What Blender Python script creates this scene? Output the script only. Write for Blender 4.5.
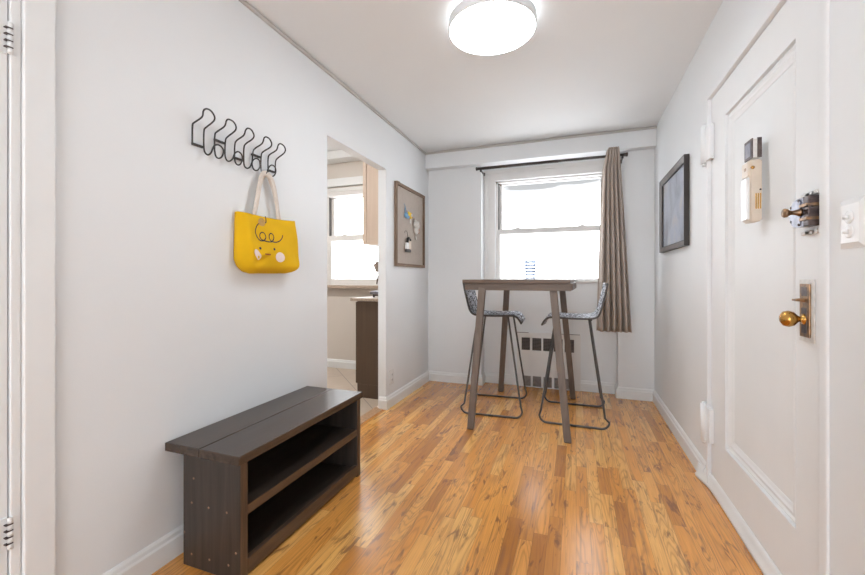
import bpy, bmesh, math, random
from mathutils import Vector, Matrix
random.seed(7)
S = bpy.context.scene
for o in list(bpy.data.objects):
    bpy.data.objects.remove(o)

# ------------------------------------------------------------------ camera
cam = bpy.data.cameras.new('camera')
cam.sensor_width = 36.0
cam.lens = 394.64 / 865 * 36.0
cam.shift_y = -8.84 / 865
cam.clip_start = 0.02
camo = bpy.data.objects.new('camera', cam)
S.collection.objects.link(camo)
camo.location = (0, 0, 1.10)
camo.rotation_euler = (math.radians(90), 0, 0.3478)
S.camera = camo

# ------------------------------------------------------------------ view + world
S.view_settings.view_transform = 'Standard'
S.view_settings.look = 'None'
S.view_settings.gamma = 1.0
S.view_settings.use_curve_mapping = False
S.view_settings.exposure = 0.21
SKY = 6.3
LAMP = 23.0
GLOW = 30.0
KITCHEN_FILL = 85.0  # strength of the unseen lamp added to brighten the kitchen

w = bpy.data.worlds.new('overcast_sky')
S.world = w
w.use_nodes = True
nt = w.node_tree
bg = nt.nodes['Background']
tc = nt.nodes.new('ShaderNodeTexCoord')
mp = nt.nodes.new('ShaderNodeMapping')
mp.inputs['Scale'].default_value = (2.0, 2.0, 9.0)
nz = nt.nodes.new('ShaderNodeTexNoise')
nz.inputs['Scale'].default_value = 2.2
nz.inputs['Detail'].default_value = 5
sx = nt.nodes.new('ShaderNodeSeparateXYZ')
mr = nt.nodes.new('ShaderNodeMapRange')          # cloud bank higher up in the sky
mr.inputs[1].default_value = 0.17
mr.inputs[2].default_value = 0.235
ml = nt.nodes.new('ShaderNodeMath'); ml.operation = 'MULTIPLY'
cr = nt.nodes.new('ShaderNodeValToRGB')
cr.color_ramp.elements[0].position = 0.0
cr.color_ramp.elements[0].color = (0.94, 0.965, 1.0, 1)
cr.color_ramp.elements[1].position = 0.50
cr.color_ramp.elements[1].color = (0.085, 0.087, 0.089, 1)
nt.links.new(tc.outputs['Generated'], mp.inputs[0])
nt.links.new(mp.outputs[0], nz.inputs[0])
nt.links.new(tc.outputs['Generated'], sx.inputs[0])
nt.links.new(sx.outputs[2], mr.inputs[0])
nt.links.new(mr.outputs[0], ml.inputs[0])
nt.links.new(nz.outputs[0], ml.inputs[1])
mr2 = nt.nodes.new('ShaderNodeMapRange'); mr2.inputs[1].default_value = .34; mr2.inputs[2].default_value = .27
ml2 = nt.nodes.new('ShaderNodeMath'); ml2.operation = 'MULTIPLY'
nt.links.new(sx.outputs[2], mr2.inputs[0]); nt.links.new(mr2.outputs[0], ml2.inputs[0]); nt.links.new(ml.outputs[0], ml2.inputs[1])
nt.links.new(ml2.outputs[0], cr.inputs[0])
nt.links.new(cr.outputs[0], bg.inputs[0])
bg.inputs[1].default_value = SKY

# ------------------------------------------------------------------ node helper
class N:
    def __init__(s, name, rough=0.5, metal=0.0, color=(.8, .8, .8), spec=0.5):
        s.m = bpy.data.materials.new(name)
        s.m.use_nodes = True
        s.t = s.m.node_tree
        s.b = s.t.nodes['Principled BSDF']
        s.b.inputs['Roughness'].default_value = rough
        s.b.inputs['Metallic'].default_value = metal
        s.b.inputs['Base Color'].default_value = (*color, 1)
        s.b.inputs['Specular IOR Level'].default_value = spec
    def n(s, typ, **kw):
        o = s.t.nodes.new(typ)
        for k, v in kw.items():
            setattr(o, k, v)
        return o
    def l(s, a, b):
        s.t.links.new(a, b)
    def put(s, sock, v):
        if hasattr(v, 'links'):
            s.l(v, sock)
        else:
            sock.default_value = v
    def math(s, op, a, b=None, c=None, clamp=False):
        o = s.n('ShaderNodeMath', operation=op, use_clamp=clamp)
        s.put(o.inputs[0], a)
        if b is not None: s.put(o.inputs[1], b)
        if c is not None: s.put(o.inputs[2], c)
        return o.outputs[0]
    def coord(s, scale=(1, 1, 1), rot=(0, 0, 0), kind='Object'):
        t = s.n('ShaderNodeTexCoord')
        m = s.n('ShaderNodeMapping')
        m.inputs['Scale'].default_value = scale
        m.inputs['Rotation'].default_value = rot
        s.l(t.outputs[kind], m.inputs[0])
        return m.outputs[0]
    def noise(s, vec, scale=5, detail=3, rough=.5, dist=0):
        o = s.n('ShaderNodeTexNoise')
        s.l(vec, o.inputs['Vector'])
        o.inputs['Scale'].default_value = scale
        o.inputs['Detail'].default_value = detail
        o.inputs['Roughness'].default_value = rough
        o.inputs['Distortion'].default_value = dist
        return o.outputs[0]
    def ramp(s, fac, stops):
        o = s.n('ShaderNodeValToRGB')
        e = o.color_ramp.elements
        while len(e) < len(stops): e.new(0.5)
        for i, (p, c) in enumerate(stops):
            e[i].position = p
            e[i].color = (*c, 1) if len(c) == 3 else c
        s.l(fac, o.inputs[0])
        return o.outputs[0]
    def mix(s, fac, a, b, mode='MIX'):
        o = s.n('ShaderNodeMix', data_type='RGBA', blend_type=mode)
        s.put(o.inputs[0], fac)
        for k, v in ((6, a), (7, b)):
            if hasattr(v, 'links'): s.l(v, o.inputs[k])
            else: o.inputs[k].default_value = (*v, 1)
        return o.outputs[2]
    def col(s, c):
        s.l(c, s.b.inputs['Base Color'])
    def bump(s, h, strength=.1, dist=.01):
        o = s.n('ShaderNodeBump')
        o.inputs['Strength'].default_value = strength
        o.inputs['Distance'].default_value = dist
        s.l(h, o.inputs['Height'])
        s.l(o.outputs[0], s.b.inputs['Normal'])

def paint(name, c, rough=.5, var=.03, sc=3.0, bump=.03, bsc=90, spec=.4):
    k = N(name, rough, 0, c, spec)
    v = k.coord()
    f = k.noise(v, sc, 4)
    d = tuple(x * (1 - var) for x in c)
    e = tuple(min(1, x * (1 + var)) for x in c)
    k.col(k.ramp(f, [(.3, d), (.7, e)]))
    k.bump(k.noise(v, bsc, 2), bump, .004)
    return k.m

def metal(name, c, rough=.35, c2=None, sc=40, m=1.0):
    k = N(name, rough, m, c)
    if c2:
        k.col(k.ramp(k.noise(k.coord(), sc, 4), [(.38, c), (.62, c2)]))
    return k.m

def wood(name, a, b, axis='X', rough=.5, sc=1.0, bump=.15):
    k = N(name, rough)
    s = {'X': (1.5, 28, 28), 'Y': (28, 1.5, 28), 'Z': (28, 28, 1.5)}[axis]
    v = k.coord(tuple(q * sc for q in s))
    f = k.noise(v, 1.6, 6, .6, .6)
    k.col(k.ramp(f, [(.3, a), (.68, b)]))
    k.bump(f, bump, .003)
    return k.m

M = {}
M['wall'] = paint('wall_paint', (.77, .79, .805), .55, .012, 2, .04)
M['ceiling'] = paint('ceiling_paint', (.77, .785, .79), .7, .012, 2, .04)
M['trim'] = paint('white_gloss_trim', (.79, .805, .81), .45, .012, 6, .05, 40)
M['door'] = paint('door_gloss_paint', (.785, .80, .81), .5, .012, 5, .05, 30, .25)
M['chalk'] = paint('old_white_paint', (.70, .69, .67), .5, .10, 60, .2)
M['kwall'] = paint('kitchen_wall_paint', (.66, .61, .56), .6, .015, 2, .03)
M['kcab'] = wood('maple_veneer', (.60, .47, .37), (.66, .53, .43), 'Z', .5, .6, .02)
M['kbase'] = wood('dark_brown_laminate', (.075, .044, .026), (.092, .056, .034), 'Z', .45, .6, .02)
M['frame_w'] = paint('window_frame_paint', (.74, .73, .715), .4, .02, 8)
M['track'] = paint('dark_window_track', (.10, .09, .085), .6, .1, 9)
M['black'] = paint('black_metal', (.030, .026, .024), .4, .15, 30, .02)
M['rodm'] = paint('bronze_rod', (.045, .037, .034), .4, .15, 30, .02)
M['seatm'] = paint('gunmetal_tube', (.075, .066, .060), .38, .12, 20, .02)
M['brass'] = metal('worn_brass', (.62, .36, .10), .26, (.48, .26, .07), 30)
M['bronze'] = metal('tarnished_bronze', (.40, .24, .13), .42, (.20, .14, .10), 55)
M['steel'] = metal('brushed_steel', (.27, .27, .31), .38, (.18, .18, .21), 40)
M['dsteel'] = metal('dark_steel', (.16, .13, .12), .45, (.10, .08, .08), 60)
M['cream'] = paint('cream_enamel', (.70, .61, .51), .4, .05, 18, .05)
M['rub'] = paint('dark_rubber', (.03, .03, .03), .7, .1)
M['hole'] = paint('dark_recess', (.02, .018, .016), .8, .1)
M['plastic'] = paint('white_plastic', (.82, .83, .84), .25, .01, 5, 0)
M['canvas'] = paint('natural_canvas', (.70, .62, .55), .9, .06, 60, .3, 600)
M['granite'] = paint('brown_granite', (.42, .33, .26), .3, .35, 90, .02)
M['saddle'] = paint('tan_granite', (.50, .30, .17), .35, .30, 80, .02)
M['race'] = paint('shaded_raceway', (.52, .50, .48), .5)  # grey stands in for the shading lines along the channel

# oak strip floor
k = N('oak_strip_floor', .27, 0, spec=.5)
tcn = k.n('ShaderNodeTexCoord'); sp = k.n('ShaderNodeSeparateXYZ')
k.l(tcn.outputs['Object'], sp.inputs[0])
X, Y = sp.outputs[0], sp.outputs[1]
row_f = k.math('DIVIDE', k.math('ADD', X, 5.0), .0575)
row = k.math('FLOOR', row_f); fx = k.math('FRACT', row_f)
wr = k.n('ShaderNodeTexWhiteNoise', noise_dimensions='1D'); k.l(row, wr.inputs['W'])
rr = wr.outputs['Value']
wr2 = k.n('ShaderNodeTexWhiteNoise', noise_dimensions='1D'); k.l(k.math('ADD', row, 77.3), wr2.inputs['W'])
L = k.math('MULTIPLY_ADD', wr2.outputs['Value'], .38, .38)
t0 = k.math('ADD', k.math('DIVIDE', k.math('ADD', Y, 5.0), L), k.math('MULTIPLY', rr, 37.0))
sw = k.math('MULTIPLY', k.math('SINE', k.math('MULTIPLY', t0, 2.1)), .28)
t = k.math('ADD', t0, sw)
pc = k.math('FLOOR', t); ft = k.math('FRACT', t)
cmb = k.n('ShaderNodeCombineXYZ'); k.l(row, cmb.inputs[0]); k.l(pc, cmb.inputs[1])
wn = k.n('ShaderNodeTexWhiteNoise', noise_dimensions='2D'); k.l(cmb.outputs[0], wn.inputs['Vector'])
rnd = wn.outputs['Value']
sc_ = k.n('ShaderNodeSeparateColor'); k.l(wn.outputs['Color'], sc_.inputs[0])
r2, r3 = sc_.outputs[1], sc_.outputs[2]
base = k.ramp(rnd, [(0, (.50, .195, .040)), (.13, (.64, .265, .052)), (.34, (.80, .345, .072)), (.7, (.90, .425, .100)), (1, (.97, .55, .165))])
def vec(a, b, c):
    o = k.n('ShaderNodeCombineXYZ')
    for i, q in enumerate((a, b, c)): k.put(o.inputs[i], q)
    return o.outputs[0]
off = k.math('MULTIPLY', r2, 60.0)
gv = vec(k.math('MULTIPLY_ADD', X, 150.0, off), k.math('MULTIPLY', Y, 5.0), off)
fine = k.noise(gv, 1.0, 4, .6)
# flat-sawn cathedral rings
cv = vec(k.math('MULTIPLY_ADD', X, 13.0, off), k.math('MULTIPLY', Y, 1.5), off)
big = k.noise(cv, 1.0, 1, .4)
ring = k.math('SINE', k.math('MULTIPLY', big, k.math('MULTIPLY_ADD', r3, 70.0, 45.0)))
ring = k.math('POWER', k.math('MULTIPLY_ADD', ring, .5, .5), 3.0)
kv = vec(k.math('MULTIPLY_ADD', X, 30.0, off), k.math('MULTIPLY', Y, 6.5), off)
knot = k.noise(kv, 1.0, 3, .6, .8)
sv = vec(k.math('MULTIPLY_ADD', X, 60.0, off), k.math('MULTIPLY', Y, 2.2), off)
streak = k.noise(sv, 1.0, 3, .6)
c1 = k.mix(k.ramp(fine, [(.35, (.38,) * 3), (.7, (0, 0, 0))]), base, (.40, .16, .035))
c2 = k.mix(k.math('MULTIPLY', ring, k.math('MULTIPLY', k.math('GREATER_THAN', r3, .35), .42)), c1, (.36, .14, .035))
c3 = k.mix(k.ramp(knot, [(.565, (0, 0, 0)), (.67, (.8,) * 3)]), c2, (.20, .085, .035))
c3 = k.mix(k.ramp(streak, [(.54, (0, 0, 0)), (.70, (.6,) * 3)]), c3, (.25, .11, .045))
ex = k.math('MULTIPLY', k.math('MINIMUM', fx, k.math('SUBTRACT', 1.0, fx)), .0575)
ey = k.math('MULTIPLY', k.math('MINIMUM', ft, k.math('SUBTRACT', 1.0, ft)), L)
edge = k.math('LESS_THAN', k.math('MINIMUM', ex, ey), .0007)
c4 = k.mix(k.math('MULTIPLY', edge, .55), c3, (.13, .06, .03))
k.col(c4)
k.b.inputs['Coat Weight'].default_value = .6
k.b.inputs['Coat Roughness'].default_value = .22
hgt = k.math('ADD', k.math('MULTIPLY', fine, .25), k.math('MULTIPLY', edge, -1.0))
hgt = k.math('ADD', hgt, k.math('MULTIPLY', k.noise(k.coord((1, 1, 1)), 14.0, 2), 1.5))
k.bump(hgt, .10, .004)
M['floor'] = k.m

# kitchen diagonal tile
k = N('beige_floor_tile', .4)
br = k.n('ShaderNodeTexBrick'); br.offset = 0.5; br.squash = 1.0
k.l(k.coord((1, 1, 1), (0, 0, math.radians(46))), br.inputs[0])
br.inputs['Scale'].default_value = 1.0
br.inputs['Brick Width'].default_value = .9
br.inputs['Row Height'].default_value = .45
br.inputs['Mortar Size'].default_value = .004
br.inputs['Color1'].default_value = (.56, .46, .37, 1)
br.inputs['Color2'].default_value = (.52, .43, .35, 1)
br.inputs['Mortar'].default_value = (.26, .20, .16, 1)
k.col(k.mix(.15, br.outputs[0], k.ramp(k.noise(k.coord(), 6, 4), [(.3, (.45, .36, .28)), (.7, (.65, .56, .47))])))
M['tile'] = k.m

# window glass
k = N('window_glass')
k.t.nodes.remove(k.b)
out = [n for n in k.t.nodes if n.type == 'OUTPUT_MATERIAL'][0]
tr = k.n('ShaderNodeBsdfTransparent'); gl = k.n('ShaderNodeBsdfGlossy')
gl.inputs['Roughness'].default_value = 0.0
fr = k.n('ShaderNodeFresnel'); fr.inputs[0].default_value = 1.3
mx = k.n('ShaderNodeMixShader')
gb = k.n('ShaderNodeNewGeometry')
k.l(k.math('MULTIPLY', fr.outputs[0], k.math('SUBTRACT', 1.0, gb.outputs['Backfacing'])), mx.inputs[0]); k.l(tr.outputs[0], mx.inputs[1]); k.l(gl.outputs[0], mx.inputs[2])
k.l(mx.outputs[0], out.inputs[0])
M['glass'] = k.m
def tinted(name, c, r=.02):
    k = N(name, r, 0, c)
    k.b.inputs['Transmission Weight'].default_value = 1.0
    k.b.inputs['IOR'].default_value = 1.35
    return k.m
k = N('clear_tumbler_glass')
k.t.nodes.remove(k.b)
out = [n for n in k.t.nodes if n.type == 'OUTPUT_MATERIAL'][0]
lw = k.n('ShaderNodeLayerWeight'); lw.inputs[0].default_value = .5
tr = k.n('ShaderNodeBsdfTransparent'); gl = k.n('ShaderNodeBsdfGlossy'); gl.inputs['Roughness'].default_value = .02
k.l(k.ramp(k.math('POWER', lw.outputs['Facing'], 2.0), [(0, (.97, .98, 1.0)), (.9, (.16, .24, .38))]), tr.inputs[0])
mx = k.n('ShaderNodeMixShader'); mx.inputs[0].default_value = .05
k.l(tr.outputs[0], mx.inputs[1]); k.l(gl.outputs[0], mx.inputs[2]); k.l(mx.outputs[0], out.inputs[0])
M['clear'] = k.m
M['blue'] = paint('blue_glass_ring', (.22, .32, .52), .2, .05)

def emis(name, c, st):
    k = N(name, .5, 0, c)
    k.b.inputs['Emission Color'].default_value = (*c, 1)
    k.b.inputs['Emission Strength'].default_value = st
    return k.m
M['diff'] = emis('lamp_diffuser', (.90, .955, 1.0), LAMP)
M['kfill'] = emis('kitchen_fill_lamp', (1.0, .99, .97), KITCHEN_FILL)
M['glow'] = emis('lamp_back_ring', (.90, .955, 1.0), GLOW)

M['bench'] = wood('ebony_stained_pine', (.020, .014, .011), (.055, .040, .031), 'Y', .36, .8, .25)
M['benchz'] = wood('ebony_stained_pine_end', (.024, .018, .015), (.052, .040, .033), 'Z', .42, .8, .2)
M['bencht'] = wood('ebony_stained_pine_top', (.026, .018, .014), (.082, .054, .038), 'Y', .24, .7, .25)
M['worn'] = wood('worn_brown_edge', (.040, .027, .020), (.125, .072, .040), 'Y', .4, 1.2, .2)
M['wornz'] = wood('worn_brown_edge_upright', (.045, .030, .022), (.135, .080, .046), 'Z', .4, 1.2, .2)
M['nail'] = paint('worn_nail_spot', (.26, .16, .10), .6, .2, 80)
M['table'] = wood('grey_brown_wood', (.090, .064, .048), (.165, .122, .096), 'X', .5, .8, .12)
M['tablez'] = wood('grey_brown_wood_leg', (.100, .073, .056), (.170, .128, .102), 'Z', .5, .8, .12)
M['tabletop'] = wood('warm_brown_top', (.090, .055, .035), (.150, .095, .062), 'X', .42, .8, .12)
M['rustic'] = wood('rustic_barnwood', (.115, .070, .042), (.27, .185, .13), 'Z', .75, 1.2, .4)
M['rusticy'] = wood('rustic_barnwood_rail', (.115, .070, .042), (.27, .185, .13), 'Y', .75, 1.2, .4)
M['picf'] = wood('dark_brown_frame', (.060, .042, .036), (.135, .100, .085), 'Z', .4, 1, .1)
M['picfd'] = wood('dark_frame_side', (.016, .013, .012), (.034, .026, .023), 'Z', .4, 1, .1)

# burlap
k = N('burlap', .95)
v = k.coord((1, 1, 1))
wv = k.n('ShaderNodeTexWave', wave_type='BANDS', bands_direction='Z'); k.l(v, wv.inputs[0]); wv.inputs['Scale'].default_value = 70; wv.inputs['Distortion'].default_value = 3
wv2 = k.n('ShaderNodeTexWave', wave_type='BANDS', bands_direction='Y'); k.l(v, wv2.inputs[0]); wv2.inputs['Scale'].default_value = 70; wv2.inputs['Distortion'].default_value = 3
f = k.math('MULTIPLY', wv.outputs[1], wv2.outputs[1])
k.col(k.mix(k.ramp(k.noise(v, 25, 5), [(.3, (0, 0, 0)), (.7, (1, 1, 1))]), k.ramp(f, [(0, (.42, .36, .31)), (1, (.58, .51, .45))]), (.50, .435, .385)))
k.bump(f, .4, .003)
M['burlap'] = k.m

# curtain linen
k = N('taupe_linen', .9, 0, (.2, .16, .14), .2)
v = k.coord((1, 1, 1))
f = k.noise(k.coord((300, 300, 25)), 1, 3)
f2 = k.noise(k.coord((60, 60, 400)), 1, 3)
k.col(k.mix(.5, k.ramp(f, [(.3, (.39, .33, .285)), (.7, (.56, .48, .42))]), k.ramp(f2, [(.3, (.39, .33, .285)), (.7, (.56, .48, .42))])))
k.bump(f2, .15, .002)
M['curtain'] = k.m

# woven black and white cord
k = N('woven_cord', .8)
v = k.coord((1, 1, 1))
vo = k.n('ShaderNodeTexVoronoi'); vo.inputs['Scale'].default_value = 95; k.l(k.coord((1.0, .55, 1.0)), vo.inputs['Vector'])
so = k.n('ShaderNodeSeparateColor'); k.l(vo.outputs['Color'], so.inputs[0])
k.col(k.ramp(so.outputs[0], [(.32, (.03, .03, .04)), (.42, (.26, .27, .31)), (.56, (.72, .74, .80))]))
k.bump(vo.outputs[0], .5, .004)
M['weave'] = k.m

M['yellow'] = paint('yellow_canvas', (.74, .435, .010), .85, .05, 9, .25, 500, .2)
M['ink'] = paint('dark_print', (.030, .030, .045), .8, .1)
M['redink'] = paint('brown_print', (.36, .10, .03), .8, .1)
M['pale'] = paint('pale_pink_print', (.80, .66, .60), .85, .03)
M['wbtn'] = paint('tan_wooden_button', (.50, .30, .09), .6, .15, 60)
M['pblue'] = paint('blue_paint', (.15, .34, .55), .5, .1, 30)
M['pyel'] = paint('yellow_paint', (.85, .58, .03), .5, .1, 30)
M['pred'] = paint('orange_paint', (.70, .22, .10), .5, .1, 30)
M['pwhite'] = paint('chalk_white', (.62, .59, .55), .7, .15, 60)
M['bead'] = paint('pink_bead', (.62, .40, .30), .6, .1)
M['taupe'] = paint('dried_petals', (.30, .24, .20), .9, .35, 70, .6, 120)
M['grille'] = metal('aged_grille_metal', (.34, .30, .28), .5, (.24, .21, .20), 30, .3)
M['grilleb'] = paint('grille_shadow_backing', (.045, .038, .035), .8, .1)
M['dsteel2'] = paint('brown_louvre', (.16, .135, .125), .6, .1, 30)
M['grilleb2'] = paint('grey_backing', (.22, .20, .19), .8, .1)

# framed picture: blue-grey painting, glass reflections put into its pale and beige tones
k = N('blue_painting_reflections', .25)
f = k.noise(k.coord((1, 3.2, 2.4)), 1.3, 5, .55, .7)
k.col(k.ramp(f, [(.25, (.16, .17, .20)), (.42, (.36, .41, .52)), (.55, (.50, .56, .70)), (.68, (.66, .64, .62)), (.8, (.72, .62, .54))]))
M['paint'] = k.m

# ------------------------------------------------------------------ mesh helper
class MB:
    def __init__(s):
        s.b = bmesh.new(); s.mi = 0
    def _f(s, vs):
        try:
            f = s.b.faces.new(vs); f.material_index = s.mi; return f
        except ValueError:
            return None
    def box(s, x0, x1, y0, y1, z0, z1, bev=0.0):
        r = bmesh.ops.create_cube(s.b, size=1)
        vs = r['verts']
        for v in vs:
            v.co = Vector(((x0 + x1) / 2 + v.co.x * (x1 - x0), (y0 + y1) / 2 + v.co.y * (y1 - y0), (z0 + z1) / 2 + v.co.z * (z1 - z0)))
        fs = set(f for v in vs for f in v.link_faces)
        for f in fs: f.material_index = s.mi
        if bev > 0:
            es = list(set(e for v in vs for e in v.link_edges))
            r = bmesh.ops.bevel(s.b, geom=es, offset=bev, segments=2, affect='EDGES', profile=.6)
            for f in r['faces']: f.material_index = s.mi
        return s
    def prism(s, bot, top):          # two matching rings of 3D points
        a = [s.b.verts.new(p) for p in bot]; c = [s.b.verts.new(p) for p in top]
        n = len(a)
        s._f(list(reversed(a))); s._f(c)
        for i in range(n):
            s._f([a[i], a[(i + 1) % n], c[(i + 1) % n], c[i]])
        return s
    def rings(s, rs, close=True, cap=True):
        vv = [[s.b.verts.new(p) for p in r] for r in rs]
        n = len(vv[0])
        for a, c in zip(vv, vv[1:]):
            for i in range(n if close else n - 1):
                f = s._f([a[i], a[(i + 1) % n], c[(i + 1) % n], c[i]])
                if f: f.smooth = True
        if cap and close:
            s._f(list(reversed(vv[0]))); s._f(vv[-1])
        return s
    def tube(s, pts, r, n=8, loop=False, cap=True):
        pts = [Vector(p) for p in pts]
        m = len(pts); rs = []
        prev = None
        for i, p in enumerate(pts):
            if loop: d = pts[(i + 1) % m] - pts[i - 1]
            else: d = pts[min(i + 1, m - 1)] - pts[max(i - 1, 0)]
            d.normalize()
            if prev is None:
                u = d.cross(Vector((0, 0, 1)))
                if u.length < .1: u = d.cross(Vector((0, 1, 0)))
            else:
                u = prev - d * prev.dot(d)
            u.normalize(); prev = u
            v = d.cross(u)
            rad = r[i] if isinstance(r, (list, tuple)) else r
            rs.append([p + (u * math.cos(2 * math.pi * j / n) + v * math.sin(2 * math.pi * j / n)) * rad for j in range(n)])
        if loop: rs.append(rs[0]); cap = False
        return s.rings(rs, True, cap)
    def lathe(s, prof, origin=(0, 0, 0), axis='Z', n=32):   # prof: (radius, height)
        o = Vector(origin)
        ax = {'Z': (Vector((1, 0, 0)), Vector((0, 1, 0)), Vector((0, 0, 1))),
              'X': (Vector((0, 1, 0)), Vector((0, 0, 1)), Vector((1, 0, 0))),
              'Y': (Vector((0, 0, 1)), Vector((1, 0, 0)), Vector((0, 1, 0)))}[axis]
        rs = [[o + (ax[0] * math.cos(2 * math.pi * j / n) + ax[1] * math.sin(2 * math.pi * j / n)) * max(r, 1e-5) + ax[2] * h for j in range(n)] for r, h in prof]
        return s.rings(rs)
    def sphere(s, c, r, sc=(1, 1, 1), seg=24):
        q = bmesh.ops.create_uvsphere(s.b, u_segments=seg, v_segments=seg // 2, radius=1)
        for v in q['verts']:
            v.co = Vector((c[0] + v.co.x * r * sc[0], c[1] + v.co.y * r * sc[1], c[2] + v.co.z * r * sc[2]))
        for f in set(f for v in q['verts'] for f in v.link_faces): f.smooth = True; f.material_index = s.mi
        return s
    def sweep(s, prof, path, cap=True):
        # prof: (outward, z) open/closed ring; path: [(x,y,(nx,ny))]
        rs = [[(x + nx * a, y + ny * a, z) for a, z in prof] for x, y, (nx, ny) in path]
        return s.rings(rs, True, cap)
    def build(s, name, mats, parent=None, smooth=False, sub=0, col=None):
        bmesh.ops.recalc_face_normals(s.b, faces=s.b.faces[:])
        me = bpy.data.meshes.new(name)
        if parent is not None:
            wl = parent_world(parent)
            for v in s.b.verts: v.co -= wl
        s.b.to_mesh(me); s.b.free()
        for m in (mats if isinstance(mats, (list, tuple)) else [mats]):
            me.materials.append(m)
        if smooth:
            for p in me.polygons: p.use_smooth = True
        o = bpy.data.objects.new(name, me)
        S.collection.objects.link(o)
        if parent is not None: o.parent = parent
        if sub:
            md = o.modifiers.new('sub', 'SUBSURF'); md.levels = sub; md.render_levels = sub
        return o

def parent_world(o):
    v = Vector((0, 0, 0))
    while o is not None:
        v += o.location; o = o.parent
    return v

def thing(name, label, cat, loc, group=None):
    o = bpy.data.objects.new(name, None)
    o.empty_display_size = .1
    S.collection.objects.link(o)
    o.location = loc
    o['label'] = label; o['category'] = cat
    if group: o['group'] = group
    return o
def tag(o, label, cat, group=None):
    o['label'] = label; o['category'] = cat
    if group: o['group'] = group
    return o
def struct(o, label=None):
    o['kind'] = 'structure'
    if label: o['label'] = label
    return o
def sroot(name, loc, label=None):
    o = bpy.data.objects.new(name, None)
    S.collection.objects.link(o); o.location = loc
    return struct(o, label)
def one(name, mat, *a, parent=None, **kw):
    return MB().box(*a, **kw).build(name, mat, parent)
def smoothpath(pts, it=2):
    pts = [Vector(p) for p in pts]
    for _ in range(it):
        q = [pts[0]]
        for a, c in zip(pts, pts[1:]):
            q += [a * .75 + c * .25, a * .25 + c * .75]
        q.append(pts[-1]); pts = q
    return pts
XL, XR, YP, YR, YS = -1.4994, 0.6658, 4.008, 4.143, 3.913
ZC, ZS = 2.4347, 2.2656
YB = -2.3                       # the room runs on behind the camera
# ================================================================= room shell
struct(one('floor', M['floor'], -1.54, 0.80, YB, 4.30, -.05, 0.0))
struct(one('floor', M['tile'], -4.2, -1.606, 1.2, 4.30, -.05, 0.0)).name = 'floor_kitchen'
struct(MB().box(-1.606, -1.522, 2.152, 3.0, -.05, .006, bev=.002).build('trim_5', M['saddle']), 'tan granite saddle in the kitchen doorway')
struct(one('ceiling', M['ceiling'], XL - .075, XR + .2, YB, 4.30, ZC, ZC + .1))
struct(one('ceiling_kitchen', M['ceiling'], -4.2, XL - .075, 1.2, 4.30, 2.62, 2.72))
# partition with the kitchen doorway and the closet door opening
m = MB(); x0, x1 = XL - .075, XL
m.box(x0, x1, .655, 2.152, -.02, 2.62); m.box(x0, x1, 2.152, 2.99, 2.022, 2.62)
m.box(x0, x1, 2.99, 4.30, -.02, 2.62); m.box(x0, x1, YB, -.20, -.02, 2.62); m.box(x0, x1, -.20, .655, 2.05, 2.62)
struct(m.build('wall_left', M['wall']))
m = MB(); x0, x1 = XR, XR + .16
m.box(x0, x1, YB, 1.446, -.02, ZC + .05); m.box(x0, x1, 2.456, 4.30, -.02, ZC + .05); m.box(x0, x1, 1.446, 2.456, 2.046, ZC + .05)
struct(m.build('wall_right', M['wall']))
# back wall: recess wall with window opening, two piers
wx0, wx1, wz0, wz1 = -.80, .285, 1.075, 2.13
m = MB()
m.box(-1.58, wx0, YR, 4.36, -.02, 2.7); m.box(wx1, XR + .16, YR, 4.36, -.02, 2.7)
m.box(wx0, wx1, YR, 4.36, -.02, wz0); m.box(wx0, wx1, YR, 4.36, wz1, 2.7)
struct(m.build('wall_back', M['wall']))
struct(one('wall_back_left', M['wall'], XL - .002, -.916, YP, YR + .01, -.02, ZC + .02))
struct(one('wall_back_right', M['wall'], .368, XR + .002, YP, YR + .01, -.02, ZC + .02))
struct(one('trim_1', M['wall'], XL - .001, XR + .001, YS, YR + .01, ZS, ZC + .01), 'boxed beam across the top of the window wall')
# kitchen shell
kx0, kx1, kz0, kz1 = -2.93, -1.80, .985, 2.13
m = MB()
m.box(-4.2, kx0, 4.19, 4.36, -.02, 2.7); m.box(kx1, -1.56, 4.19, 4.36, -.02, 2.7)
m.box(kx0, kx1, 4.19, 4.36, -.02, kz0); m.box(kx0, kx1, 4.19, 4.36, kz1, 2.7)
struct(m.build('wall_kitchen_back', M['kwall']))
struct(one('wall_kitchen_left', M['kwall'], -4.25, -4.15, 1.1, 4.36, -.02, 2.7))
struct(one('wall_kitchen_front', M['kwall'], -4.2, -1.57, 1.1, 1.2, -.02, 2.7))
m = MB(); m.box(-4.2, -1.57, 4.01, 4.195, 2.527, 2.63); m.box(-2.2, -1.572, 1.2, 4.02, 2.527, 2.63)
struct(m.build('trim_2', M['ceiling']), 'dropped beam round the kitchen ceiling')

m = MB(); m.box(XL - .1, -1.15, YB - .12, YB, -.02, ZC + .05); m.box(.35, XR + .1, YB - .12, YB, -.02, ZC + .05); m.box(-1.15, .35, YB - .12, YB, 2.15, ZC + .05)
struct(m.build('wall_rear', M['wall']))
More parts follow.
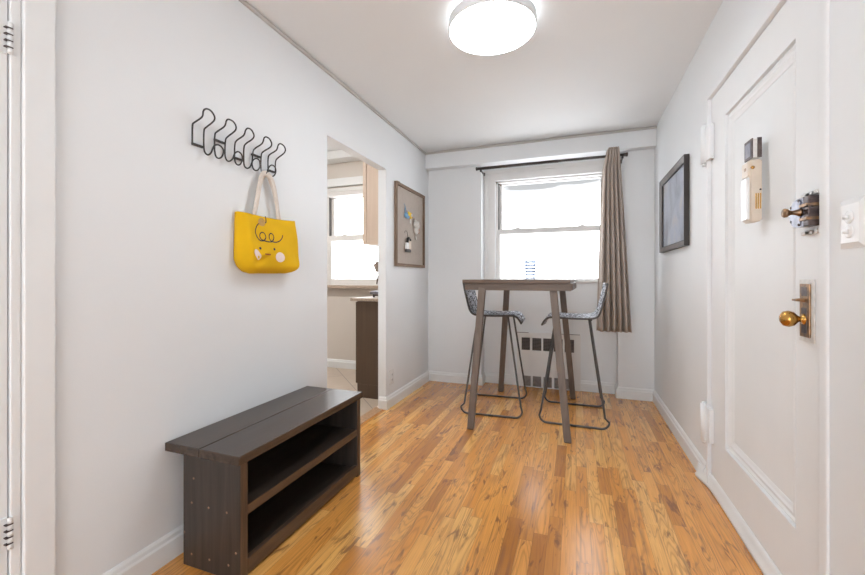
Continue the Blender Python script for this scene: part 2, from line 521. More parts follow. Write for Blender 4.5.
# baseboards: sweep of a stepped profile
BB = [(0, 0), (.017, 0), (.017, .075), (.012, .082), (.010, .094), (.004, .103), (0, .104)]
def baseboard(name, pts):
    n = len(pts); path = []
    segs = []
    for a, c in zip(pts, pts[1:]):
        d = Vector((c[0] - a[0], c[1] - a[1])).normalized(); segs.append(Vector((d.y, -d.x)))   # room on the right-hand side
    for i, p in enumerate(pts):
        if i == 0: q = segs[0]
        elif i == n - 1: q = segs[-1]
        else:
            q = segs[i - 1] + segs[i]; q = q / (q.dot(segs[i]))
        path.append((p[0], p[1], (q.x, q.y)))
    m = MB(); m.sweep(BB, path)
    o = m.build(name, M['trim'])
    for f in o.data.polygons: f.use_smooth = False
    return struct(o)
baseboard('baseboard_left', [(XL, .74), (XL, 2.152)])
baseboard('baseboard_back', [(XL - .062, 2.99), (XL, 2.99), (XL, YP), (-.916, YP), (-.916, YR), (-.567, YR)])
baseboard('baseboard_right', [(.047, YR), (.368, YR), (.368, YP), (XR, YP), (XR, 2.50)])
baseboard('baseboard_front', [(XR, 1.40), (XR, YB)])
baseboard('baseboard_kitchen', [(-4.14, 4.19), (-1.92, 4.19)])
baseboard('baseboard_rear', [(XL, YB), (XL, -.26)])
# wire raceway under the ceiling
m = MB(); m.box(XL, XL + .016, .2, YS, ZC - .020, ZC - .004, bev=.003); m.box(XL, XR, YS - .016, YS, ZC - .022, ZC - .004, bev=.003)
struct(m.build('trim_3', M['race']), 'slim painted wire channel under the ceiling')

# ================================================================= windows
def sash_window(name, x0, x1, z0, z1, yf, gl, gr, up0, up1, lo0, lo1, rail, depth=.05):
    """x0..z1 opening, gl/gr glass sides, up/lo glass heights, rail=(z0,z1), yf front of the lower sash"""
    r = sroot(name, ((x0 + x1) / 2, yf, z0))
    y = yf
    m = MB()     # outer frame
    m.box(x0, x0 + .025, y - .01, y + .12, z0, z1); m.box(x1 - .025, x1, y - .01, y + .12, z0, z1)
    m.box(x0, x1, y - .01, y + .12, z1 - .018, z1); m.box(x0, x1, y - .01, y + .12, z0, z0 + .012)
    m.build('window_frame', M['frame_w'], r)
    m = MB(); m.box(x0 + .0245, x0 + .032, y + .0, y + .045, rail[1], up1 + .012); m.box(x1 - .032, x1 - .0245, y + .0, y + .045, rail[1], up1 + .012)
    m.build('sash_track', M['track'], r)
    u = y + .045  # upper sash sits behind
    m = MB()
    m.box(x0 + .022, gl + .014, u, u + .035, rail[0], z1 - .018, bev=.003); m.box(gr - .002, x1 - .022, u, u + .035, rail[0], z1 - .018, bev=.003)
    m.box(gl, gr, u, u + .035, up1, z1 - .018); m.box(gl, gr, u, u + .035, rail[0] - .01, up0)
    sa = m.build('upper_sash', M['frame_w'], r)
    MB().box(gl, gr, u + .015, u + .018, up0 - .005, up1 + .005).build('pane', M['glass'], sa)
    m = MB()
    m.box(x0 + .022, gl, y, y + .04, z0 + .012, rail[1], bev=.003); m.box(gr, x1 - .022, y, y + .04, z0 + .012, rail[1], bev=.003)
    m.box(gl - .002, gr + .002, y, y + .04, lo1, rail[1] - .004, bev=.003); m.box(gl - .002, gr + .002, y, y + .04, z0 + .012, lo0, bev=.003)
    m.box(gl - .002, gr + .002, y + .002, y + .03, rail[1] - .004, rail[1] + .003)
    lo = m.build('lower_sash', M['frame_w'], r)
    MB().box(gl, gr, y + .018, y + .021, lo0 - .005, lo1 + .005).build('pane', M['glass'], lo)
    for q in (.18, .82):
        xx = gl + (gr - gl) * q
        m = MB(); m.box(xx - .03, xx + .03, y + .004, y + .03, rail[1] + .002, rail[1] + .012, bev=.003); m.box(xx - .008, xx + .03, y - .004, y + .012, rail[1] + .006, rail[1] + .016, bev=.002)
        m.build('sash_lock', M['frame_w'], lo)
    return r
w1 = sash_window('window_1', wx0, wx1, wz0, wz1, 4.19, -.755, .232, 1.630, 2.100, 1.100, 1.572, (1.580, 1.622))
m = MB()     # casing round the main window
m.box(-.915, -.873, YR - .016, YR + .002, 1.02, 2.243, bev=.003); m.box(.325, .367, YR - .016, YR + .002, 1.02, 2.243, bev=.003)
m.box(-.873, .325, YR - .016, YR + .002, 2.205, 2.243, bev=.003)
m.box(-.873, -.80, YR - .006, YR + .002, 1.06, 2.205); m.box(.285, .325, YR - .006, YR + .002, 1.06, 2.205); m.box(-.80, .285, YR - .006, YR + .002, 2.13, 2.205)
m.build('casing', M['frame_w'], w1)
one('window_sill', M['frame_w'], -.915, .367, YR - .03, 4.20, 1.062, 1.086, parent=w1, bev=.004)
w2 = sash_window('window_2', kx0 + .005, kx1, kz0 + .035, kz1, 4.20, -2.862, -1.87, 1.640, 2.100, 1.098, 1.568, (1.578, 1.634))
m = MB(); m.box(kx0 - .05, kx1, 4.15, 4.195, 2.232, 2.332, bev=.008)
m.build('head_casing', M['trim'], w2)
m = MB(); m.box(kx0 - .03, kx1, 4.165, 4.195, 2.119, 2.214, bev=.006); m.box(kx0 - .03, kx1, 4.155, 4.175, 2.165, 2.180, bev=.003)
m.build('shade_roll', M['frame_w'], w2)
m = MB(); m.box(-3.0, -1.60, 4.09, 4.21, .985, 1.0205, bev=.004)
m.build('window_sill', M['granite'], w2)

# ================================================================= entry door (right)
d = sroot('door_1', (XR + .006, 1.95, 0), 'white panelled entry door in the right wall')
xf = XR + .006
m = MB(); m.box(xf + .018, xf + .045, 1.452, 2.450, .040, 2.040); m.box(xf, xf + .018, 1.452, 1.607, .04, 2.04); m.box(xf, xf + .018, 2.245, 2.450, .04, 2.04); m.box(xf, xf + .018, 1.607, 2.245, .04, .287); m.box(xf, xf + .018, 1.607, 2.245, 1.880, 2.04)
# panel: two raised beads round a sunk field
leaf = m.build('door_leaf', M['door'], d)
def bead(y0, y1, z0, z1, prof):
    m = MB()
    pts = [(y0, z0), (y1, z0), (y1, z1), (y0, z1)]
    sgn = [(-1, -1), (1, -1), (1, 1), (-1, 1)]
    rs = []
    for (py, pz), (sy, sz) in zip(pts, sgn):
        rs.append([(xf - h, py - sy * t_, pz - sz * t_) for t_, h in prof])
    rs.append(rs[0])
    m.rings(rs, True, False)
    for f in m.b.faces: f.smooth = False
    return m
bead(1.607, 2.245, .287, 1.880, [(-.001, -.012), (-.001, .001), (.001, -.013), (.010, -.008), (.018, -.013), (.026, -.012), (.034, -.008), (.042, -.013), (.054, -.016), (.056, -.019)]).build('panel_moulding', M['door'], d)
# frame bead around the leaf
m = MB()
m.box(XR - .012, XR + .05, 2.453, 2.482, .0, 2.066, bev=.004); m.box(XR - .007, XR + .05, 1.412, 1.449, .0, 2.066, bev=.004); m.box(XR - .012, XR + .05, 1.412, 2.482, 2.043, 2.066, bev=.004)
m.build('door_frame', M['door'], d)
for z0, z1 in ((.235, .436), (1.711, 1.914)):
    m = MB(); m.tube([(XR - .022, 2.478, z0), (XR - .022, 2.478, z1)], .015, 12)
    m.box(XR - .020, XR, 2.455, 2.53, z0 + .006, z1 - .006, bev=.003); m.box(XR - .016, XR + .005, 2.405, 2.47, z0 + .012, z1 - .012, bev=.003)
    m.tube([(XR - .022, 2.478, z0 - .012), (XR - .022, 2.478, z0)], .009, 10); m.tube([(XR - .022, 2.478, z1), (XR - .022, 2.478, z1 + .010)], .009, 10)
    m.build('hinge', M['door'], d)
# rim lock with brass knob
Lx = xf
m = MB()
prof = []
for i in range(17):
    a = math.pi / 2 + math.pi * i / 16
    prof.append((1.526 + abs(math.cos(a)) * .042, 1.300 + math.sin(a) * .043))
ring = [(y, z) for y, z in prof] + [(1.487, 1.257), (1.487, 1.343)]
m.prism([(Lx, y, z) for y, z in ring], [(Lx - .032, y, z) for y, z in ring])
lk = m.build('rim_lock', M['steel'], d); lk['label'] = 'steel rim lock with rounded end'
r2_ = [(1.520 + (y - 1.52) * .82, 1.3 + (z - 1.3) * .82) for y, z in ring[:17]] + [(1.500, 1.265), (1.500, 1.335)]
MB().prism([(Lx - .031, y, z) for y, z in r2_], [(Lx - .035, y, z) for y, z in r2_]).build('lock_cover', M['steel'], lk)
m = MB()
for a, c in ((1.552, 1.322), (1.552, 1.278), (1.508, 1.336), (1.508, 1.264)): m.sphere((Lx - .034, a, c), .005, (.6, 1, 1), 10)
m.build('screw', M['dsteel'], lk)
m = MB(); m.box(Lx - .032, Lx, 1.460, 1.487, 1.256, 1.345, bev=.003)
for zz in (1.268, 1.288, 1.308, 1.330): m.box(Lx - .033, Lx, 1.459, 1.486, zz - .006, zz + .004, bev=.002)
m.build('lock_keeper', M['dsteel'], d)
m = MB()
for zz in (1.278, 1.318): m.box(Lx - .038, Lx - .002, 1.457, 1.498, zz - .005, zz + .004, bev=.001)
m.build('bolt', M['bronze'], d)
m = MB(); m.lathe([(0, -.076), (.0115, -.076), (.014, -.072), (.013, -.066), (.008, -.060), (.0062, -.054), (.008, -.044), (.011, -.037), (.013, -.033)], (Lx, 1.500, 1.300), 'X', 20)
q = m.build('lock_knob', M['bronze'], lk)
m = MB()
for zz in (1.356, 1.240):
    for yy in (1.478, 1.51, 1.535): m.box(Lx - .008, Lx, yy - .028, yy + .024, zz - .006, zz + .006, bev=.003)
    m.sphere((Lx - .008, 1.50, zz), .007, (.6, 1, 1), 10); m.sphere((Lx - .008, 1.475, zz), .007, (.6, 1, 1), 10)
m.build('lock_bracket', M['chalk'], d)
# knob on a long back plate
m = MB(); m.box(Lx - .004, Lx, 1.492, 1.576, .905, 1.098, bev=.002); m.build('plate_surround', M['chalk'], d)
m = MB(); m.box(Lx - .009, Lx - .003, 1.508, 1.562, .920, 1.084, bev=.002)
pl = m.build('knob_plate', M['bronze'], d); pl['label'] = 'tarnished bronze back plate'
m = MB(); m.box(Lx - .010, Lx - .007, 1.520, 1.550, .932, 1.010, bev=.001); m.box(Lx - .010, Lx - .007, 1.520, 1.550, 1.046, 1.074, bev=.001); m.build('plate_inlay', M['dsteel'], pl)
m = MB(); m.lathe([(.016, -.008), (.017, -.012), (.010, -.015), (.0085, -.020), (.010, -.024), (.015, -.029), (.022, -.036), (.0255, -.048), (.022, -.060), (.012, -.067), (0, -.069)], (Lx, 1.536, .975), 'X', 28)
kn = m.build('door_knob', M['brass'], d); kn['label'] = 'round brass knob'
m = MB(); m.lathe([(0, -.034), (.004, -.032), (.006, -.010), (.009, -.008)], (Lx, 1.536, 1.034), 'X', 12); m.box(Lx - .034, Lx - .012, 1.522, 1.550, 1.031, 1.037, bev=.002)
m.build('thumb_turn', M['bronze'], pl)
m = MB(); m.box(Lx - .0015, Lx, 1.453, 1.461, .965, 1.058)
m.build('latch_slot', M['dsteel'], d)
# weather saddle at the foot of the door
path = [(.641, 2.575, (-1, 0)), (.643, 2.555, (-1, 0)), (.650, 2.52, (-1, 0)), (.662, 2.47, (-1, 0)), (.669, 2.42, (-1, 0)), (.671, 2.33, (-1, 0)), (.6705, 2.2, (-1, 0)), (.669, 2.07, (-1, 0)), (.668, 1.9, (-1, 0)), (.668, 1.6, (-1, 0)), (.668, 1.42, (-1, 0))]
m = MB(); m.sweep([(-.004, 0), (.012, 0), (.014, .016), (.008, .022), (.007, .052), (.003, .060), (.001, .074), (-.004, .076)], path)
struct(m.build('trim_4', M['trim']), 'white moulded saddle along the foot of the entry door')

# ================================================================= closet door (far left edge)
d2 = sroot('door_2', (XL, .25, 0), 'white hinged door at the left edge')
one('door_leaf', M['door'], XL - .045, XL - .004, -.195, .636, .012, 2.04, parent=d2)
m = MB(); m.box(XL - .06, XL + .004, .640, .662, 0, 2.06, bev=.003); m.box(XL - .01, XL + .016, .664, .737, 0, 2.12, bev=.004)
m.box(XL - .01, XL + .016, -.27, -.198, 0, 2.12, bev=.004); m.box(XL - .01, XL + .016, -.27, .737, 2.055, 2.12, bev=.004)
m.build('door_casing', M['trim'], d2)
for zc in (1.775, .385):
    m = MB(); m.box(XL - .006, XL + .001, .612, .636, zc - .045, zc + .045, bev=.001); m.box(XL - .003, XL + .005, .641, .655, zc - .045, zc + .045, bev=.001)
    hg = m.build('hinge', M['trim'], d2)
    for i in range(5): 
        m = MB(); z0 = zc - .045 + i * .018
        m.tube([(XL + .006, .638, z0 + .001), (XL + .006, .638, z0 + .017)], .006, 10)
        m.build('hinge_knuckle', M['trim'], hg)
    m = MB()
    for i in (1, 2, 3, 4): m.box(XL - .004, XL + .0125, .626, .642, zc - .0465 + i * .018, zc - .0435 + i * .018)
    m.box(XL + .001, XL + .002, .6335, .6365, zc - .045, zc + .045)
    m.build('hinge_gap', M['dsteel'], hg)
# ================================================================= ceiling light
cx, cy_, zb = -.400, 1.990, 2.360
t_ = thing('ceiling_light', 'round white flush ceiling light glowing overhead', 'light', (cx, cy_, ZC))
m = MB(); m.lathe([(0, ZC - .020), (.165, ZC - .020), (.165, ZC - .001), (0, ZC - .001)], (cx, cy_, 0), 'Z', 48); m.build('mounting_plate', M['plastic'], t_)
m = MB(); m.lathe([(.166, ZC - .018), (.172, ZC - .018), (.172, ZC - .004), (.166, ZC - .004)], (cx, cy_, 0), 'Z', 48); m.build('light_ring', M['glow'], t_)
m = MB(); m.lathe([(.2155, zb + .001), (.2195, zb - .001), (.2205, zb + .004), (.2205, ZC - .026), (.216, ZC - .021), (0, ZC - .0205), (0, ZC - .0215), (.214, ZC - .024), (.2155, zb + .001)], (cx, cy_, 0), 'Z', 64); m.build('drum', M['plastic'], t_)
m = MB(); m.lathe([(0, zb - .003), (.15, zb - .003), (.212, zb - .002), (.2165, zb + .003), (0, zb + .003)], (cx, cy_, 0), 'Z', 64); m.build('diffuser', M['diff'], t_)

# ================================================================= shoe bench
t_ = thing('shoe_bench', 'dark stained wooden bench with two open shelves along the left wall', 'bench', (-1.31, 1.51, 0))
yb0, yb1, zt = 1.083, 1.950, .432
m = MB(); m.box(-1.319 + .001, -1.123, yb0, yb1, zt, zt + .033, bev=.004); m.build('top_board', M['bencht'], t_)
m = MB(); m.box(-1.4975, -1.319 - .001, yb0 + .001, yb1 - .002, zt, zt + .033, bev=.004); m.build('top_board', M['bencht'], t_)
for ya, lab in ((1.102, 1), (1.912, 0)):
    m = MB(); m.box(-1.421, -1.138, ya, ya + .035, .0, zt, bev=.003)
    sp_ = m.build('side_panel', M['benchz'], t_)
    m = MB(); m.box(-1.140, -1.136, ya + .002, ya + .033, .001, zt - .002, bev=.001); m.build('front_edge', M['wornz'], sp_)
    if lab:
        for (x, z) in [(-1.366, 0.340), (-1.376, 0.246), (-1.290, 0.243), (-1.201, 0.243), (-1.415, 0.126), (-1.377, 0.050), (-1.286, 0.050), (-1.193, 0.052), (-1.158, 0.104)]:
            m = MB(); m.lathe([(0, -.0008), (.0045, -.0006), (.0045, .001)], (x, ya, z), 'Y', 8); m.build('nail_spot', M['nail'], sp_)
for z0, z1 in ((.231, .264), (.030, .050)):
    m = MB(); m.box(-1.412, -1.141, 1.137, 1.912, z0, z1, bev=.002); sh = m.build('shelf', M['bench'], t_)
    if z0 > .1:
        m = MB(); m.box(-1.142, -1.137, 1.138, 1.911, z0 - .001, z1 + .001, bev=.001); m.build('front_edge', M['worn'], sh)
m = MB(); m.box(-1.158, -1.137, 1.137, 1.912, .010, .067, bev=.003); m.build('bottom_rail', M['worn'], t_)
m = MB(); m.box(-1.421, -1.411, 1.137, 1.912, .02, zt); m.build('back_panel', M['bench'], t_)

# ================================================================= bar table
t_ = thing('bar_table', 'tall grey-brown wooden bar table below the window', 'table', (-.39, 3.325, 0))
rz = math.radians(-1.9)
cxt, cyt = -.402, 3.32
def T(x, y, z):
    c, s_ = math.cos(rz), math.sin(rz)
    return Vector((cxt + x * c - y * s_, cyt + x * s_ + y * c, z))
def tbox(x0, x1, y0, y1, z0, z1):
    return MB().box(x0, x1, y0, y1, z0, z1, bev=.002)
def tx(m):
    for v in m.b.verts: v.co = T(*v.co)
    return m
for i in range(4):
    a = -.44 + i * .22
    tx(tbox(-.392, .382, a + .0007, a + .2193, 1.068, 1.093)).build('top_plank', M['tabletop'], t_)
for y0 in (-.425, .40): tx(tbox(-.375, .388, y0, y0 + .025, 1.014, 1.067)).build('apron', M['table'], t_)
for x0 in (-.385, .374): tx(tbox(x0, x0 + .022, -.397, .397, 1.018, 1.067)).build('side_apron', M['table'], t_)
def leg(tp, ft, sx, sy):
    m = MB(); w_, d_ = .026, .018
    def ringat(p, s=1): return [(p[0] - w_ * s, p[1] - d_ * s, p[2]), (p[0] + w_ * s, p[1] - d_ * s, p[2]), (p[0] + w_ * s, p[1] + d_ * s, p[2]), (p[0] - w_ * s, p[1] + d_ * s, p[2])]
    m.prism(ringat((ft[0], ft[1], .004), .92), ringat((tp[0], tp[1], 1.068)))
    bmesh.ops.bevel(m.b, geom=m.b.edges[:], offset=.002, segments=1, affect='EDGES')
    l = m.build('leg', M['tablez'], t_)
    m = MB(); m.box(ft[0] - .02, ft[0] + .02, ft[1] - .014, ft[1] + .014, 0, .005); m.build('foot_pad', M['rub'], l)
leg((-.658, 2.925), (-.722, 2.812), -1, -1)
leg((-.152, 2.925), (-.050, 2.800), 1, -1)
leg((-.602, 3.715), (-.686, 3.850), -1, 1)
leg((-.118, 3.715), (-.022, 3.835), 1, 1)

# ================================================================= bar stools
def make_stool(label):
    # built facing -X around x=0 (seat), local root at floor centre; backrest on the +X side
    r = thing('bar_stool', label, 'stool', (0, 0, 0), 'bar stools at the bar table')
    hw = .205
    prof = [(.232, 1.060), (.222, 1.00), (.205, .930), (.190, .868), (.178, .835), (.160, .811), (.130, .800), (.06, .797), (-.04, .797), (-.12, .800), (-.165, .803), (-.195, .796), (-.218, .775), (-.236, .742)]
    P_ = smoothpath([(x, 0, z) for x, z in prof], 2)
    # woven shell, slightly dished
    m = MB(); ny = 9; top = []; bot = []
    n = len(P_)
    rows = []
    for i, p in enumerate(P_):
        d_ = (P_[min(i + 1, n - 1)] - P_[max(i - 1, 0)]).normalized()
        nr = Vector((-d_.z, 0, d_.x))
        if nr.z < 0 and i > n // 2: nr = -nr
        nr = Vector((d_.z, 0, -d_.x)) if (Vector((d_.z, 0, -d_.x)).dot(Vector((-.5, 0, .8))) > 0) else Vector((-d_.z, 0, d_.x))
        a = []; b_ = []
        for j in range(ny + 1):
            y = -hw + 2 * hw * j / ny
            dish = -.012 * (1 - (y / hw) ** 2)
            q = p + nr * (dish)
            a.append(Vector((q.x, y, q.z)) + nr * .007); b_.append(Vector((q.x, y, q.z)) - nr * .006)
        rows.append(a + list(reversed(b_)))
    m.rings(rows, True, True)
    m.build('woven_seat', M['weave'], r)
    # side rails of the shell
    for s_ in (-1, 1):
        m = MB(); m.tube([(p.x, s_ * hw, p.z) for p in P_], .0075, 8)
        m.build('seat_rail', M['seatm'], r)
    m = MB(); m.tube([(P_[0].x, -hw - .006, P_[0].z), (P_[0].x, hw + .006, P_[0].z)], .0075, 8); m.build('back_rail', M['seatm'], r)
    m = MB(); m.tube([(P_[-1].x, -hw, P_[-1].z), (P_[-1].x, hw, P_[-1].z)], .0075, 8); m.build('front_rail', M['seatm'], r)
    m = MB(); m.tube([(-.13, -hw, .788), (-.13, hw, .788)], .007, 8); m.build('cross_bar', M['seatm'], r)
    m = MB(); m.tube([(.12, -hw, .788), (.12, hw, .788)], .007, 8); m.build('cross_bar', M['seatm'], r)
    # sled loops
    for s_ in (-1, 1):
        ys, yf = s_ * hw, s_ * (hw + .062)
        raw = [(.112, ys, .790), (.222, yf - s_ * .006, .10)]
        def arc(cx_, cz_, r_, a0, a1):
            return [(cx_ + r_ * math.cos(a0 + (a1 - a0) * q / 6), yf, cz_ + r_ * math.sin(a0 + (a1 - a0) * q / 6)) for q in range(7)]
        pts = raw[:1] + [(.212, yf, .085)] + arc(.185, .063, .055, math.radians(-5), math.radians(-90)) + arc(-.195, .063, .055, math.radians(-90), math.radians(-175)) + [(-.238, yf, .10)] + [(-.135, ys, .790)]
        m = MB(); m.tube(pts, .0082, 8); lp = m.build('sled_leg', M['seatm'], r)
        m = MB(); m.box(-.025, .015, yf - .008, yf + .008, 0, .014, bev=.002); m.build('floor_glide', M['rub'], lp)
    return r
def copy_tree(o, parent=None):
    c = o.copy(); S.collection.objects.link(c)
    if parent is not None: c.parent = parent
    for ch in list(o.children): copy_tree(ch, c)
    return c
st = make_stool('black and white woven stool on the right of the bar table, nearest the curtain')
s2 = copy_tree(st)
s2['label'] = 'black and white woven stool on the left side of the bar table'
st.location = (-.010, 3.382, 0)
s2.location = (-.655, 3.390, 0); s2.rotation_euler = (0, 0, math.pi + math.radians(3))

# ================================================================= tumbler
t_ = thing('glass_tumbler', 'tall clear glass with blue rings on the bar table', 'glass', (-.348, 3.3, 1.0935))
z0 = 1.0935; gp = [(0, z0), (.036, z0), (.038, z0 + .01)]
for i in range(6):
    z = z0 + .012 + i * .026
    gp += [(.036 + i * .0008, z), (.0405 + i * .0008, z + .013), (.037 + i * .0008, z + .024)]
gp += [(.0425, z0 + .175), (.0395, z0 + .175), (.034, z0 + .02), (0, z0 + .012)]
m = MB(); m.lathe(gp, (-.348, 3.3, 0), 'Z', 32); m.build('glass_wall', M['clear'], t_, smooth=True)
for i in range(6):
    z = z0 + .012 + i * .026 + .0005
    rr_ = .0375 + i * .0008
    m = MB(); m.tube([(-.348 + rr_ * math.cos(a * math.pi / 12), 3.3 + rr_ * math.sin(a * math.pi / 12), z) for a in range(24)], .0062, 6, loop=True); m.build('blue_ring', M['blue'], t_)

# ================================================================= curtain and rod
yc = 3.868
t_ = thing('curtain_rod', 'dark bronze curtain rod above the window', 'curtain rod', (-.25, yc, 2.199))
m = MB(); m.tube([(-.905, yc, 2.199), (-.15, yc, 2.199)], .014, 14); m.tube([(-.17, yc, 2.199), (.40, yc, 2.199)], .012, 14); m.build('rod', M['rodm'], t_)
for x, sx_ in ((-.905, -1), (.40, 1)):
    m = MB(); m.lathe([(0, -.001), (.014, 0), (.015, .010), (.012, .012), (.016, .016), (.019, .028), (.016, .034), (0, .036)], (0, 0, 0), 'X', 16)
    for v in m.b.verts: v.co = Vector((x + sx_ * v.co.x, yc + v.co.y, 2.199 + v.co.z))
    m.build('finial', M['rodm'], t_)
for x in (-.885, .392):
    m = MB(); m.box(x - .006, x + .006, yc - .004, YP - .002, 2.166, 2.178, bev=.002); m.box(x - .010, x + .010, YP - .006, YP, 2.160, 2.190, bev=.002)
    m.box(x - .006, x + .006, yc - .012, yc + .012, 2.176, 2.188, bev=.002); m.lathe([(0, -.012), (.010, -.010), (.010, .006), (0, .007)], (x, yc - .012, 2.172), 'X', 10)
    m.build('bracket', M['rodm'], t_)
m = MB(); nu, nv = 150, 44; fr_, bk_ = [], []
for j in range(nv + 1):
    v = j / nv; z = 2.258 - v * (2.258 - .632)
    xl = .268 - .080 * v ** .8 - (.028 * min(1, v * 9)) * (1 - v * .6); xr = .364 + .094 * v ** .9
    if v < .035: xl = .268 - .02 * v / .035
    rowf = []
    for i in range(nu + 1):
        u = i / nu
        amp = .020 + .020 * v
        ph = u * 5.5 * 2 * math.pi + .5 * math.sin(3 * v + u * 5)
        y = yc - .042 + amp * math.sin(ph) + .005 * math.sin(2 * ph + 1.3) + (.0 if u > .12 else (.12 - u) * .25)
        x = xl + (xr - xl) * u + .006 * math.cos(ph) * (1 - u) * u * 4
        rowf.append((x, y, z))
    fr_.append(rowf)
vg = [[m.b.verts.new(p) for p in r_] for r_ in fr_]
for a, c in zip(vg, vg[1:]):
    for i in range(nu): m._f([a[i], a[i + 1], c[i + 1], c[i]])
o = m.build('curtain', M['curtain'], None, smooth=True)
md = o.modifiers.new('solid', 'SOLIDIFY'); md.thickness = .0025
tag(o, 'long taupe curtain gathered at the right of the window', 'curtain')

# ================================================================= heater cover under the window
t_ = thing('radiator_cover', 'painted radiator cover with grilles in the recess under the window', 'radiator', (-.26, YR, 0))
yf = 4.11
m = MB()
m.box(-.566, .046, yf, yf + .010, .0, .372); m.box(-.566, .046, yf, yf + .010, .500, .548)
xs_u = [(-.520, -.436), (-.413, -.324), (-.306, -.226), (-.206, -.120), (-.102, -.014)]
xs_l = [(-.500, -.429), (-.408, -.327), (-.304, -.223), (-.199, -.124), (-.107, -.030)]
ed = [-.566] + [q for p_ in xs_u for q in p_] + [.046]
for a, c in zip(ed[::2], ed[1::2]): m.box(a, c, yf, yf + .010, .372, .500)
m.box(-.566, .046, yf + .010, YR, .535, .548); m.box(-.566, -.554, yf + .010, YR, 0, .535); m.box(.034, .046, yf + .010, YR, 0, .535)
m.build('cover_panel', M['frame_w'], t_)
for a, c in ((-.570, -.450), (-.130, .040)): one('top_gap', M['dsteel'], a, c, yf - .004, yf, .548, .553, parent=t_)
def grille(x0, x1, z0, z1, name, yy, mt, mb):
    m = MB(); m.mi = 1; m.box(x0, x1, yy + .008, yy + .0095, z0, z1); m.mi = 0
    n = 9
    for i in range(n):
        z = z0 + (z1 - z0) * (i + .5) / n
        m.prism([(x0, yy + .001, z - .002), (x1, yy + .001, z - .002), (x1, yy + .008, z + .004), (x0, yy + .008, z + .004)], [(x0, yy + .001, z), (x1, yy + .001, z), (x1, yy + .008, z + .006), (x0, yy + .008, z + .006)])
    for q in (.25, .5, .75): m.box(x0 + (x1 - x0) * q - .001, x0 + (x1 - x0) * q + .001, yy, yy + .003, z0, z1)
    m.build(name, [mt, mb], t_)
for x0, x1 in xs_u: grille(x0, x1, .372, .500, 'upper_grille', yf, M['dsteel2'], M['grilleb'])
for x0, x1 in xs_l: grille(x0, x1, .010, .112, 'lower_grille', yf - .010, M['grille'], M['grilleb2'])
m = MB(); m.box(-.418, -.319, yf - .006, yf - .001, .352, .372, bev=.002); m.box(-.421, -.413, yf - .006, yf - .001, .352, .508); m.box(-.324, -.316, yf - .006, yf - .001, .352, .508); m.box(-.421, -.316, yf - .006, yf - .001, .500, .508)
m.build('control_flap', M['frame_w'], t_)

